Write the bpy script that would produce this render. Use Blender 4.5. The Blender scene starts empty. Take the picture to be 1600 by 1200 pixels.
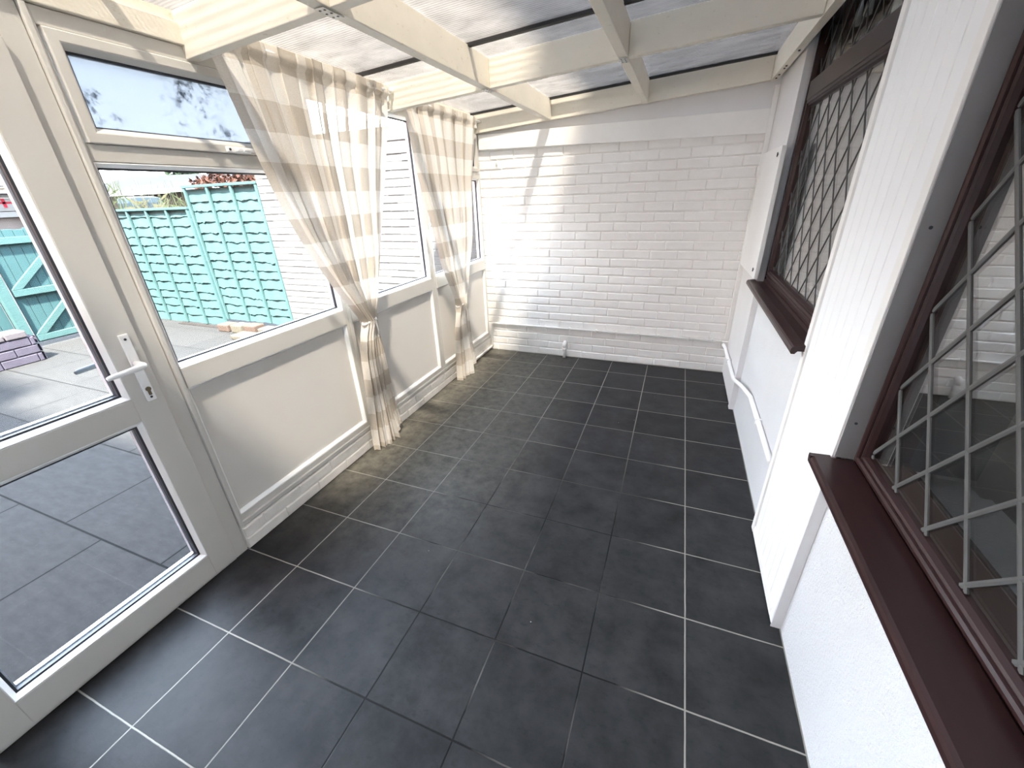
import bpy, bmesh, math, random
from mathutils import Vector, Matrix
random.seed(7)
scene = bpy.context.scene
COL = scene.collection

# ------------------------------------------------------------------ materials
def newmat(name):
    m = bpy.data.materials.new(name); m.use_nodes = True
    nt = m.node_tree; nt.nodes.clear()
    out = nt.nodes.new('ShaderNodeOutputMaterial')
    return m, nt, out
def N(nt, t, **kw):
    n = nt.nodes.new(t)
    for k, v in kw.items():
        if k in n.inputs: n.inputs[k].default_value = v
        else: setattr(n, k, v)
    return n
def L(nt, a, b): nt.links.new(a, b)
def rgba(c): return (c[0], c[1], c[2], 1.0)
def ramp(nt, fac, stops):
    r = nt.nodes.new('ShaderNodeValToRGB'); e = r.color_ramp.elements
    while len(e) < len(stops): e.new(0.5)
    for i, (p, c) in enumerate(stops):
        e[i].position = p; e[i].color = rgba(c) if not isinstance(c, float) else (c, c, c, 1)
    L(nt, fac, r.inputs[0]); return r
def mixc(nt, fac, a, b, blend='MIX'):
    m = nt.nodes.new('ShaderNodeMix'); m.data_type = 'RGBA'; m.blend_type = blend
    for s, v in ((0, fac), (6, a), (7, b)):
        if hasattr(v, 'is_linked'): L(nt, v, m.inputs[s])
        else: m.inputs[s].default_value = v if s == 0 else rgba(v)
    return m.outputs[2]
def math_(nt, op, a, b=0.0, c=0.0):
    m = nt.nodes.new('ShaderNodeMath'); m.operation = op
    for i, v in enumerate((a, b, c)):
        if hasattr(v, 'is_linked'): L(nt, v, m.inputs[i])
        else: m.inputs[i].default_value = v
    return m.outputs[0]
def objco(nt, scale=(1, 1, 1), loc=(0, 0, 0), rot=(0, 0, 0)):
    """world position, so textures keep their real size"""
    g = nt.nodes.new('ShaderNodeNewGeometry')
    mp = N(nt, 'ShaderNodeMapping'); mp.inputs['Scale'].default_value = scale
    mp.inputs['Location'].default_value = loc; mp.inputs['Rotation'].default_value = rot
    L(nt, g.outputs['Position'], mp.inputs[0]); return mp.outputs[0]
def noise(nt, co, scale, detail=4, rough=0.55):
    n = N(nt, 'ShaderNodeTexNoise'); n.inputs['Scale'].default_value = scale
    n.inputs['Detail'].default_value = detail; n.inputs['Roughness'].default_value = rough
    L(nt, co, n.inputs['Vector']); return n.outputs['Fac']
def bump(nt, h, strength, dist):
    b = N(nt, 'ShaderNodeBump'); b.inputs['Strength'].default_value = strength; b.inputs['Distance'].default_value = dist
    L(nt, h, b.inputs['Height']); return b.outputs[0]
def surf(name, col, rough=0.5, var=0.0, vscale=6, b=None, spec=0.5, stain=None, cscale=(1, 1, 1), metal=0.0):
    m, nt, out = newmat(name)
    p = N(nt, 'ShaderNodeBsdfPrincipled'); p.inputs['Roughness'].default_value = rough
    p.inputs['Specular IOR Level'].default_value = spec; p.inputs['Metallic'].default_value = metal
    co = objco(nt, cscale)
    if var > 0:
        nz = noise(nt, co, vscale, 5)
        r = ramp(nt, nz, [(0.25, tuple(c*(1-var) for c in col)), (0.75, tuple(min(1, c*(1+var)) for c in col))])
        c = r.outputs[0]
        if stain:
            s = noise(nt, co, stain[1], 6, 0.65)
            f = ramp(nt, s, [(stain[2], 0.0), (stain[2]+0.08, 1.0)])
            c = mixc(nt, math_(nt, 'MULTIPLY', f.outputs[0], stain[3]), c, stain[0])
        L(nt, c, p.inputs['Base Color'])
    else: p.inputs['Base Color'].default_value = rgba(col)
    if b:
        L(nt, bump(nt, noise(nt, co, b[0], 6, 0.6), b[1], b[2]), p.inputs['Normal'])
    L(nt, p.outputs[0], out.inputs[0]); return m

M = {}
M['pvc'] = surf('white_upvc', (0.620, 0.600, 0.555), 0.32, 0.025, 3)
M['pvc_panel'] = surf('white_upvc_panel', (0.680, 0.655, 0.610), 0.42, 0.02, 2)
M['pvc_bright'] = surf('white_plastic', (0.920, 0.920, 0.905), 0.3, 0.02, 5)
M['gasket'] = surf('dark_rubber_gasket', (0.03, 0.035, 0.045), 0.5)
M['spacer'] = surf('grey_spacer_bar', (0.550, 0.570, 0.620), 0.35, metal=0.4)
M['timber'] = surf('cream_painted_timber', (0.760, 0.710, 0.605), 0.5, 0.05, 9, (70, 0.35, 0.002), stain=((0.52, 0.44, 0.33), 46, 0.615, 0.55), cscale=(0.6, 0.6, 1))
M['timber_white'] = surf('white_painted_timber', (0.900, 0.890, 0.860), 0.45, 0.03, 8, (60, 0.2, 0.002))
M['brick_in'] = surf('white_painted_brick', (0.910, 0.900, 0.875), 0.55, 0.03, 12, (90, 0.45, 0.003))
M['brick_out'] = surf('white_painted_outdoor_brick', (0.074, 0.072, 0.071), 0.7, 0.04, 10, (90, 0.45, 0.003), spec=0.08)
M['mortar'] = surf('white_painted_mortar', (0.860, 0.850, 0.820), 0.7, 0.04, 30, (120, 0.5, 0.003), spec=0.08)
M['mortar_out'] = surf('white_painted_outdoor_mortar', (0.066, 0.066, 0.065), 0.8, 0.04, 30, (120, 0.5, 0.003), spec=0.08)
M['plinth'] = surf('off_white_painted_plinth_brick', (0.840, 0.810, 0.750), 0.6, 0.06, 16, (80, 0.6, 0.005), stain=((0.35, 0.31, 0.26), 22, 0.68, 0.5))
M['stucco'] = surf('white_textured_render', (0.730, 0.735, 0.745), 0.6, 0.015, 8, (130, 1.0, 0.006))
M['tg'] = surf('white_tongue_and_groove', (0.930, 0.935, 0.940), 0.4, 0.015, 5)
M['tg_edge'] = surf('grey_painted_edge', (0.290, 0.290, 0.290), 0.5, 0.05, 9)
M['lining'] = surf('white_lining_board', (0.780, 0.770, 0.765), 0.45, 0.02, 6)
M['brown'] = surf('dark_brown_stained_frame', (0.029, 0.013, 0.013), 0.30, 0.22, 26, (120, 0.10, 0.001), spec=0.28, cscale=(1, 0.25, 1))
M['lead'] = surf('grey_lead_strip', (0.085, 0.085, 0.083), 0.55, 0.1, 30)
M['metal'] = surf('grey_galvanised_plate', (0.55, 0.55, 0.53), 0.4, 0.1, 40, metal=0.6)
M['brass'] = surf('dull_brass_lock', (0.16, 0.13, 0.08), 0.35, metal=0.8)
M['black'] = surf('black_shadow_gap_strip', (0.012, 0.011, 0.011), 0.6)
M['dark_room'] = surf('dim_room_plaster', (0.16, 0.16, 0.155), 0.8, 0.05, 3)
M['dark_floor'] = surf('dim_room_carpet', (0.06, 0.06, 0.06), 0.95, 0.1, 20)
M['radiator'] = surf('white_radiator_enamel', (0.850, 0.860, 0.850), 0.4)
M['house_brick'] = surf('house_brick', (0.30, 0.17, 0.12), 0.8, 0.15, 8, spec=0.08)
M['teal'] = surf('teal_painted_boards', (0.032, 0.063, 0.063), 0.75, 0.08, 8, (30, 0.4, 0.008), spec=0.08, stain=((0.13, 0.15, 0.15), 13, 0.66, 0.6), cscale=(0.6, 1, 3))
M['teal_dark'] = surf('teal_painted_gate_boards', (0.021, 0.047, 0.050), 0.75, 0.08, 8, (30, 0.25, 0.006), spec=0.08, cscale=(1, 1, 0.4))
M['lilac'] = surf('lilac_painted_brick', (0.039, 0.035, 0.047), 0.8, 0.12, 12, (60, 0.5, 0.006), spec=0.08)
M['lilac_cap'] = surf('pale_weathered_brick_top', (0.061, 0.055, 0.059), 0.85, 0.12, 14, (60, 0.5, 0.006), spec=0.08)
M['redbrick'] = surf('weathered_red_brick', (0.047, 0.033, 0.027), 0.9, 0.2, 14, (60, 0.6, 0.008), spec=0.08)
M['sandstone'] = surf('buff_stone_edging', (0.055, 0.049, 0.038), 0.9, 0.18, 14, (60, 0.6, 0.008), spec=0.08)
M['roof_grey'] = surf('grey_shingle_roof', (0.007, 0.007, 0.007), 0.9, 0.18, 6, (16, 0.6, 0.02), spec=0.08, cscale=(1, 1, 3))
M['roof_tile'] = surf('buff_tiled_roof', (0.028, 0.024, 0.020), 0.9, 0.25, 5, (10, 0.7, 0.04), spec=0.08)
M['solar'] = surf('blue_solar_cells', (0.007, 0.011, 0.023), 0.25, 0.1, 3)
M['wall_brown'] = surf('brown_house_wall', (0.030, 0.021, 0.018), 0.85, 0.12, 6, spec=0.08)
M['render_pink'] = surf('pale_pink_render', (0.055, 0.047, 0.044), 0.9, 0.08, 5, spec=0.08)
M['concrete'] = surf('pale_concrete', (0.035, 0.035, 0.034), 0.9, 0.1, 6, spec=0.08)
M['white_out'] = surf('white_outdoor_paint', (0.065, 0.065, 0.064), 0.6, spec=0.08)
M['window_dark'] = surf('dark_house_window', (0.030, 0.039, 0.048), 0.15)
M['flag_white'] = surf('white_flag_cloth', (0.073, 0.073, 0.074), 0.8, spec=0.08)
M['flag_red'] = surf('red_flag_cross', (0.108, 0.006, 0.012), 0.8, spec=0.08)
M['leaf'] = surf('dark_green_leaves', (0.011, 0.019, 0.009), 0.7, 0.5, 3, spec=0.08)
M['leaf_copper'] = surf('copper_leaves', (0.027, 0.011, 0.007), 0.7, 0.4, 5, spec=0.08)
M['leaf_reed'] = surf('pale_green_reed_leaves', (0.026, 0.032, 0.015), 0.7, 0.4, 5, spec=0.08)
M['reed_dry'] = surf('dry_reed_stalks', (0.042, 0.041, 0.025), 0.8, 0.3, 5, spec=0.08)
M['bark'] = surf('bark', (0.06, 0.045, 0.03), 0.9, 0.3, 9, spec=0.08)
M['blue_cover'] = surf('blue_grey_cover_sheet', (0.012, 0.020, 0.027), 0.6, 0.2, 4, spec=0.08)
M['handle_shade'] = surf('grey_blue_shaded_handle', (0.075, 0.09, 0.10), 0.5, spec=0.1)  # shade on the outside handle is put into this grey-blue
M['soil'] = surf('dark_soil', (0.015, 0.013, 0.012), 0.95, 0.3, 20, spec=0.08)

def fresnel(nt, ior):
    f = N(nt, 'ShaderNodeFresnel'); g = nt.nodes.new('ShaderNodeNewGeometry')
    # same mirror share on the far face of the pane as on the near one
    L(nt, math_(nt, 'MULTIPLY_ADD', g.outputs['Backfacing'], 1.0/ior-ior, ior), f.inputs['IOR']); return f
# clear glass pane: see-through with a mirror share that grows with angle
def glass(name, ior, tint, extra=0.0):
    m, nt, out = newmat(name)
    t = N(nt, 'ShaderNodeBsdfTransparent'); t.inputs[0].default_value = rgba(tint)
    g = N(nt, 'ShaderNodeBsdfGlossy'); g.inputs['Roughness'].default_value = 0.0; g.inputs['Color'].default_value = (1, 1, 1, 1)
    f = fresnel(nt, ior)
    fac = math_(nt, 'ADD', f.outputs[0], extra)
    mx = N(nt, 'ShaderNodeMixShader'); L(nt, fac, mx.inputs[0]); L(nt, t.outputs[0], mx.inputs[1]); L(nt, g.outputs[0], mx.inputs[2])
    L(nt, mx.outputs[0], out.inputs[0]); return m
M['glass'] = glass('clear_window_glass', 1.18, (0.97, 0.985, 0.985))
M['glass_house'] = glass('leaded_window_glass', 1.6, (0.92, 0.93, 0.92), 0.15)

M['glass_fan'] = glass('fanlight_glass', 1.2, (0.85, 0.86, 0.85))
def frosted():
    m, nt, out = newmat('misted_dirty_glass')
    co = objco(nt)
    t = N(nt, 'ShaderNodeBsdfTransparent'); t.inputs[0].default_value = (0.22, 0.235, 0.25, 1)
    d = N(nt, 'ShaderNodeBsdfTranslucent')
    s1 = noise(nt, co, 26, 8, 0.72); s2 = noise(nt, co, 5, 3, 0.5)
    a = ramp(nt, s1, [(0.50, 0.0), (0.62, 1.0)]); bq = ramp(nt, s2, [(0.47, 0.0), (0.60, 1.0)])
    f = math_(nt, 'MULTIPLY', a.outputs[0], bq.outputs[0])
    L(nt, mixc(nt, f, (0.26, 0.28, 0.30), (0.05, 0.06, 0.07)), d.inputs[0])
    g = N(nt, 'ShaderNodeBsdfGlossy'); g.inputs['Roughness'].default_value = 0.08
    h = math_(nt, 'MULTIPLY_ADD', f, 0.45, 0.45)
    mx = N(nt, 'ShaderNodeMixShader'); L(nt, h, mx.inputs[0]); L(nt, t.outputs[0], mx.inputs[1]); L(nt, d.outputs[0], mx.inputs[2])
    fr = fresnel(nt, 1.2)
    m2 = N(nt, 'ShaderNodeMixShader'); L(nt, fr.outputs[0], m2.inputs[0]); L(nt, mx.outputs[0], m2.inputs[1]); L(nt, g.outputs[0], m2.inputs[2])
    L(nt, m2.outputs[0], out.inputs[0]); return m
M['frosted'] = frosted()

def polycarb():
    m, nt, out = newmat('ribbed_polycarbonate')
    co = objco(nt)
    w = N(nt, 'ShaderNodeTexWave'); w.wave_type = 'BANDS'; w.bands_direction = 'Y'
    w.inputs['Scale'].default_value = 18; w.inputs['Distortion'].default_value = 0.3; w.inputs['Detail'].default_value = 1
    L(nt, co, w.inputs['Vector'])
    dirt = noise(nt, objco(nt, (1.6, 3.0, 1)), 3.0, 6, 0.65)
    t = N(nt, 'ShaderNodeBsdfTransparent')
    L(nt, mixc(nt, w.outputs['Fac'], POLY_T[0], POLY_T[1]), t.inputs[0])
    tr = N(nt, 'ShaderNodeBsdfTranslucent'); di = N(nt, 'ShaderNodeBsdfDiffuse')
    c = ramp(nt, dirt, [(0.35, (0.075, 0.069, 0.062)), (0.68, (0.15, 0.14, 0.129))]).outputs[0]
    c = mixc(nt, math_(nt, 'MULTIPLY', w.outputs['Fac'], 0.55), c, (0.15, 0.145, 0.14))
    L(nt, c, tr.inputs[0]); L(nt, c, di.inputs[0])
    nb = bump(nt, w.outputs['Fac'], 0.4, 0.004); L(nt, nb, di.inputs['Normal'])
    a = N(nt, 'ShaderNodeMixShader'); a.inputs[0].default_value = 0.38; L(nt, tr.outputs[0], a.inputs[1]); L(nt, di.outputs[0], a.inputs[2])
    b = N(nt, 'ShaderNodeMixShader'); lw = N(nt, 'ShaderNodeLayerWeight'); lw.inputs[0].default_value = 0.5; L(nt, ramp(nt, lw.outputs['Facing'], [(0.12, 0.56), (0.55, 0.94)]).outputs[0], b.inputs[0]); L(nt, t.outputs[0], b.inputs[1]); L(nt, a.outputs[0], b.inputs[2])
    g = N(nt, 'ShaderNodeBsdfGlossy'); g.inputs['Roughness'].default_value = 0.12; L(nt, nb, g.inputs['Normal'])
    fr = fresnel(nt, 1.3)
    d = N(nt, 'ShaderNodeMixShader'); L(nt, fr.outputs[0], d.inputs[0]); L(nt, b.outputs[0], d.inputs[1]); L(nt, g.outputs[0], d.inputs[2])
    L(nt, d.outputs[0], out.inputs[0]); return m
POLY_T = ((0.78, 0.76, 0.735), (0.46, 0.45, 0.44))
M['poly'] = polycarb()

def slate_tiles():
    T = 0.333; R = 0.331
    m, nt, out = newmat('dark_slate_floor_tiles')
    p = N(nt, 'ShaderNodeBsdfPrincipled')
    g = nt.nodes.new('ShaderNodeNewGeometry'); sp = N(nt, 'ShaderNodeSeparateXYZ'); L(nt, g.outputs['Position'], sp.inputs[0])
    co = objco(nt)
    wob = math_(nt, 'MULTIPLY', math_(nt, 'SUBTRACT', noise(nt, co, 14, 3), 0.5), 0.003)
    def line(axis, per):
        q = math_(nt, 'ADD', math_(nt, 'ADD', sp.outputs[axis], 100*per), wob)
        fr = math_(nt, 'FRACT', math_(nt, 'DIVIDE', q, per))
        d = math_(nt, 'MULTIPLY', math_(nt, 'MINIMUM', fr, math_(nt, 'SUBTRACT', 1.0, fr)), per)
        fl = math_(nt, 'FLOOR', math_(nt, 'DIVIDE', q, per))
        return d, fl
    dx, ix = line(0, T); dy, iy = line(1, R)
    d = math_(nt, 'MINIMUM', dx, dy)
    gm = N(nt, 'ShaderNodeMapRange'); gm.inputs['From Min'].default_value = 0.0016; gm.inputs['From Max'].default_value = 0.0034
    gm.inputs['To Min'].default_value = 1.0; gm.inputs['To Max'].default_value = 0.0; L(nt, d, gm.inputs[0])
    cell = N(nt, 'ShaderNodeCombineXYZ'); L(nt, ix, cell.inputs[0]); L(nt, iy, cell.inputs[1])
    wn = N(nt, 'ShaderNodeTexWhiteNoise'); L(nt, cell.outputs[0], wn.inputs[0])
    n1 = noise(nt, co, 7, 8, 0.62); n2 = noise(nt, objco(nt, (1, 2.2, 1), rot=(0, 0, 0.5)), 22, 8, 0.7)
    base = ramp(nt, n1, [(0.30, (0.0165, 0.0166, 0.0172)), (0.72, (0.041, 0.0408, 0.0415))]).outputs[0]
    base = mixc(nt, 1.0, base, ramp(nt, wn.outputs['Value'], [(0.0, (0.86, 0.86, 0.87)), (1.0, (1.12, 1.12, 1.12))]).outputs[0], 'MULTIPLY')
    base = mixc(nt, math_(nt, 'MULTIPLY', ramp(nt, n2, [(0.55, 0.0), (0.8, 1.0)]).outputs[0], 0.55), base, (0.006, 0.006, 0.0065))
    # dusty film on the window side, with the warm sun patch painted in
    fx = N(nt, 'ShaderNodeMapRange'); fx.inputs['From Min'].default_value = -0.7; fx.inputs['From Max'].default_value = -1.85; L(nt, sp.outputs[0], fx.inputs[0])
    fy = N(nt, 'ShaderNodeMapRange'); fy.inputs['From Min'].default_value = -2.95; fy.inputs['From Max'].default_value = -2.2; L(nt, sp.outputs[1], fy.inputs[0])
    sunlit_dust = math_(nt, 'MULTIPLY', math_(nt, 'MULTIPLY', fx.outputs[0], fy.outputs[0]), ramp(nt, noise(nt, co, 16, 8, 0.7), [(0.34, 0.30), (0.66, 1.0)]).outputs[0])
    base = mixc(nt, math_(nt, 'MULTIPLY', sunlit_dust, 0.75), base, (0.21, 0.197, 0.160))
    # plaster specks
    vo = N(nt, 'ShaderNodeTexVoronoi'); vo.inputs['Scale'].default_value = 9; L(nt, co, vo.inputs['Vector'])
    sel = math_(nt, 'GREATER_THAN', N(nt, 'ShaderNodeSeparateColor').outputs[0], 0.5)
    sc = nt.nodes.new('ShaderNodeSeparateColor'); L(nt, vo.outputs['Color'], sc.inputs[0])
    spk = math_(nt, 'MULTIPLY', math_(nt, 'LESS_THAN', vo.outputs['Distance'], 0.020), math_(nt, 'GREATER_THAN', sc.outputs[0], 0.62))
    base = mixc(nt, math_(nt, 'MULTIPLY', spk, 0.8), base, (0.42, 0.42, 0.41))
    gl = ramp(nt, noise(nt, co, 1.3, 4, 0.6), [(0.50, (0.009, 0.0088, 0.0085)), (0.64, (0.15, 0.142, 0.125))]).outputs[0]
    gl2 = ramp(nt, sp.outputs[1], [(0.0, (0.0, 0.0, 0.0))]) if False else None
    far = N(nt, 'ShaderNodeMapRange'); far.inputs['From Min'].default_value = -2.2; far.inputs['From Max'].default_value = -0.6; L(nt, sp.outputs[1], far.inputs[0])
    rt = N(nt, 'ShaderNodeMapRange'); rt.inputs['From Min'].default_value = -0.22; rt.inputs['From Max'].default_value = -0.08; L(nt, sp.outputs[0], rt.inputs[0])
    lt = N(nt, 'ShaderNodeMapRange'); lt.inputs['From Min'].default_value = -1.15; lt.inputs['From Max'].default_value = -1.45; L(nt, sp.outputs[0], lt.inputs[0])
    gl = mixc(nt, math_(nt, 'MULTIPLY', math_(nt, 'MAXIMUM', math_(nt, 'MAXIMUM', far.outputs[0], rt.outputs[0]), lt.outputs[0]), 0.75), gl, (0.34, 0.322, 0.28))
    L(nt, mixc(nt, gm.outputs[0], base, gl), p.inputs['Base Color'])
    L(nt, ramp(nt, n1, [(0.3, 0.34), (0.7, 0.46)]).outputs[0], p.inputs['Roughness'])
    p.inputs['Specular IOR Level'].default_value = 0.085
    hgt = math_(nt, 'SUBTRACT', math_(nt, 'ADD', math_(nt, 'MULTIPLY', n1, 0.5), math_(nt, 'MULTIPLY', n2, 0.25)), math_(nt, 'MULTIPLY', gm.outputs[0], 0.9))
    L(nt, bump(nt, hgt, 0.45, 0.004), p.inputs['Normal'])
    L(nt, p.outputs[0], out.inputs[0]); return m
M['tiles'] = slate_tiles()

def patio():
    m, nt, out = newmat('grey_patio_slabs')
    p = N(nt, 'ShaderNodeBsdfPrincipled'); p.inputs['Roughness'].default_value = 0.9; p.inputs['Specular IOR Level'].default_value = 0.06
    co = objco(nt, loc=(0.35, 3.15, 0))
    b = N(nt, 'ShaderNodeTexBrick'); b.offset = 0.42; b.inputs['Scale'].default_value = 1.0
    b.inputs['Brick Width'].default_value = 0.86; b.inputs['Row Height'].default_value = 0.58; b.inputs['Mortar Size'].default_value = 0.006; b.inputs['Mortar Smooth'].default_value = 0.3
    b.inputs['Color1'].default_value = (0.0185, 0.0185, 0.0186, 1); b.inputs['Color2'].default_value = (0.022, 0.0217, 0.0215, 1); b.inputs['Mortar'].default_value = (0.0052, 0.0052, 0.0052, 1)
    L(nt, co, b.inputs['Vector'])
    n1 = noise(nt, objco(nt, (1, 2.5, 1)), 9, 8, 0.7); n2 = noise(nt, objco(nt), 60, 5, 0.7)
    c = mixc(nt, 1.0, b.outputs['Color'], ramp(nt, n1, [(0.3, (0.78, 0.78, 0.78)), (0.7, (1.2, 1.2, 1.19))]).outputs[0], 'MULTIPLY')
    c = mixc(nt, math_(nt, 'MULTIPLY', ramp(nt, n2, [(0.66, 0.0), (0.72, 1.0)]).outputs[0], 0.7), c, (0.075, 0.075, 0.072))
    L(nt, c, p.inputs['Base Color'])
    L(nt, bump(nt, math_(nt, 'ADD', n1, math_(nt, 'MULTIPLY', n2, 0.25)), 0.3, 0.006), p.inputs['Normal'])
    L(nt, p.outputs[0], out.inputs[0]); return m
M['patio'] = patio()

def gingham():
    m, nt, out = newmat('sheer_beige_gingham')
    uv = N(nt, 'ShaderNodeUVMap'); sp = N(nt, 'ShaderNodeSeparateXYZ'); L(nt, uv.outputs[0], sp.inputs[0])
    def st(s): return math_(nt, 'LESS_THAN', math_(nt, 'FRACT', math_(nt, 'DIVIDE', s, 0.235)), 0.5)
    a, b = st(sp.outputs[0]), st(sp.outputs[1])
    t = math_(nt, 'MULTIPLY', math_(nt, 'ADD', a, b), 0.5)
    co = objco(nt)
    wv = noise(nt, objco(nt, (1, 1, 6)), 120, 3)
    c = ramp(nt, t, [(0.0, (0.88, 0.86, 0.81)), (0.5, (0.74, 0.69, 0.615)), (1.0, (0.55, 0.49, 0.41))]).outputs[0]
    c = mixc(nt, 1.0, c, ramp(nt, wv, [(0.3, (0.88, 0.88, 0.88)), (0.7, (1.08, 1.08, 1.08))]).outputs[0], 'MULTIPLY')
    di = N(nt, 'ShaderNodeBsdfDiffuse'); tr = N(nt, 'ShaderNodeBsdfTranslucent'); tp = N(nt, 'ShaderNodeBsdfTransparent')
    L(nt, c, di.inputs[0]); L(nt, c, tr.inputs[0]); tp.inputs[0].default_value = (0.95, 0.93, 0.9, 1)
    nb = bump(nt, noise(nt, co, 45, 5, 0.6), 0.3, 0.004); L(nt, nb, di.inputs['Normal'])
    x = N(nt, 'ShaderNodeMixShader'); x.inputs[0].default_value = 0.07; L(nt, di.outputs[0], x.inputs[1]); L(nt, tr.outputs[0], x.inputs[2])
    fr = ramp(nt, t, [(0.0, 0.13), (0.5, 0.10), (1.0, 0.07)]).outputs[0]
    y = N(nt, 'ShaderNodeMixShader'); L(nt, fr, y.inputs[0]); L(nt, x.outputs[0], y.inputs[1]); L(nt, tp.outputs[0], y.inputs[2])
    L(nt, y.outputs[0], out.inputs[0]); return m
M['gingham'] = gingham()

# ------------------------------------------------------------------ mesh helpers
class MB:
    def __init__(s): s.v = []; s.f = []
    def add(s, vs, fs):
        o = len(s.v); s.v += [tuple(v) for v in vs]; s.f += [tuple(i+o for i in f) for f in fs]
    def box(s, x0, x1, y0, y1, z0, z1, c=0.0):
        if x0 > x1: x0, x1 = x1, x0
        if y0 > y1: y0, y1 = y1, y0
        if z0 > z1: z0, z1 = z1, z0
        s.hexa([(x0, y0, z0), (x1, y0, z0), (x1, y1, z0), (x0, y1, z0), (x0, y0, z1), (x1, y0, z1), (x1, y1, z1), (x0, y1, z1)], c)
    def hexa(s, p, c=0.0):
        fs = [(0, 3, 2, 1), (4, 5, 6, 7), (0, 1, 5, 4), (1, 2, 6, 5), (2, 3, 7, 6), (3, 0, 4, 7)]
        if c <= 0: s.add(p, fs); return
        bm = bmesh.new(); vs = [bm.verts.new(q) for q in p]
        for f in fs: bm.faces.new([vs[i] for i in f])
        bmesh.ops.bevel(bm, geom=list(bm.edges), offset=c, segments=2, affect='EDGES', profile=0.6, clamp_overlap=True)
        bm.verts.index_update(); s.add([v.co[:] for v in bm.verts], [[v.index for v in f.verts] for f in bm.faces]); bm.free()
    def ring(s, a0, a1, b0, b1, prof, axis='x'):
        """mitred frame: prof is a closed loop of (inset, depth); the rectangle lies in (y,z) for axis x"""
        loops = []
        for ins, d in prof:
            q = [(a0+ins, b0+ins), (a1-ins, b0+ins), (a1-ins, b1-ins), (a0+ins, b1-ins)]
            loops.append([(d, a, b) if axis == 'x' else (a, d, b) for a, b in q])
        n = len(loops); vs = [p for l in loops for p in l]; fs = []
        for i in range(n):
            j = (i+1) % n
            for k in range(4):
                k2 = (k+1) % 4
                fs.append((i*4+k, i*4+k2, j*4+k2, j*4+k))
        s.add(vs, fs)
    def sweep(s, prof, path_a, path_b):
        """straight extrusion of a closed profile (list of 3D offsets) between two points"""
        n = len(prof); a = Vector(path_a); b = Vector(path_b)
        vs = [tuple(a+Vector(p)) for p in prof] + [tuple(b+Vector(p)) for p in prof]
        fs = [(i, (i+1) % n, n+(i+1) % n, n+i) for i in range(n)] + [tuple(range(n-1, -1, -1)), tuple(range(n, 2*n))]
        s.add(vs, fs)
    def tube(s, pts, r, seg=10, cap=True):
        pts = [Vector(p) for p in pts]; n = len(pts); rs = r if isinstance(r, (list, tuple)) else [r]*n
        vs = []; up = None
        for i, p in enumerate(pts):
            t = (pts[min(i+1, n-1)]-pts[max(i-1, 0)]).normalized()
            if up is None:
                up = Vector((0, 0, 1)) if abs(t.z) < 0.9 else Vector((1, 0, 0))
            a = t.cross(up).normalized(); up = a.cross(t).normalized()
            for k in range(seg):
                th = 2*math.pi*k/seg
                vs.append(tuple(p+(a*math.cos(th)+up*math.sin(th))*rs[i]))
        fs = []
        for i in range(n-1):
            for k in range(seg):
                k2 = (k+1) % seg
                fs.append((i*seg+k, i*seg+k2, (i+1)*seg+k2, (i+1)*seg+k))
        if cap: fs += [tuple(range(seg-1, -1, -1)), tuple((n-1)*seg+k for k in range(seg))]
        s.add(vs, fs)
    def build(s, name, mat, parent=None, smooth=False, uv=None):
        me = bpy.data.meshes.new(name)
        off = Vector((0, 0, 0))
        if parent is not None:
            off = parent_world(parent)
        me.from_pydata([tuple(Vector(v)-off) for v in s.v], [], s.f); me.update()
        bm = bmesh.new(); bm.from_mesh(me); bmesh.ops.recalc_face_normals(bm, faces=bm.faces); bm.to_mesh(me); bm.free()
        me.materials.append(M[mat] if isinstance(mat, str) else mat)
        if smooth:
            for p in me.polygons: p.use_smooth = True
        o = bpy.data.objects.new(name, me); COL.objects.link(o)
        if parent is not None: o.parent = parent
        return o
def parent_world(o):
    v = Vector(o.location)
    while o.parent is not None:
        o = o.parent; v += Vector(o.location)
    return v
def tag(o, label=None, cat=None, group=None, kind=None):
    if label: o['label'] = label
    if cat: o['category'] = cat
    if group: o['group'] = group
    if kind: o['kind'] = kind
    return o
def root(name, loc, **kw):
    o = bpy.data.objects.new(name, None); COL.objects.link(o); o.location = loc; o.empty_display_size = 0.1
    return tag(o, **kw)
def struct(name, mb, mat, parent=None, **kw):
    o = mb.build(name, mat, parent, **kw)
    if parent is None: o['kind'] = 'structure'
    return o
def one(name, mat, label, cat, fn, group=None, smooth=False):
    """a thing that is a single mesh; its origin is put at its base"""
    mb = MB(); fn(mb)
    xs, ys, zs = zip(*mb.v)
    base = Vector(((min(xs)+max(xs))/2, (min(ys)+max(ys))/2, min(zs)))
    mb.v = [tuple(Vector(v)-base) for v in mb.v]
    o = mb.build(name, mat, None, smooth); o.location = base
    return tag(o, label, cat, group)

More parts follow.
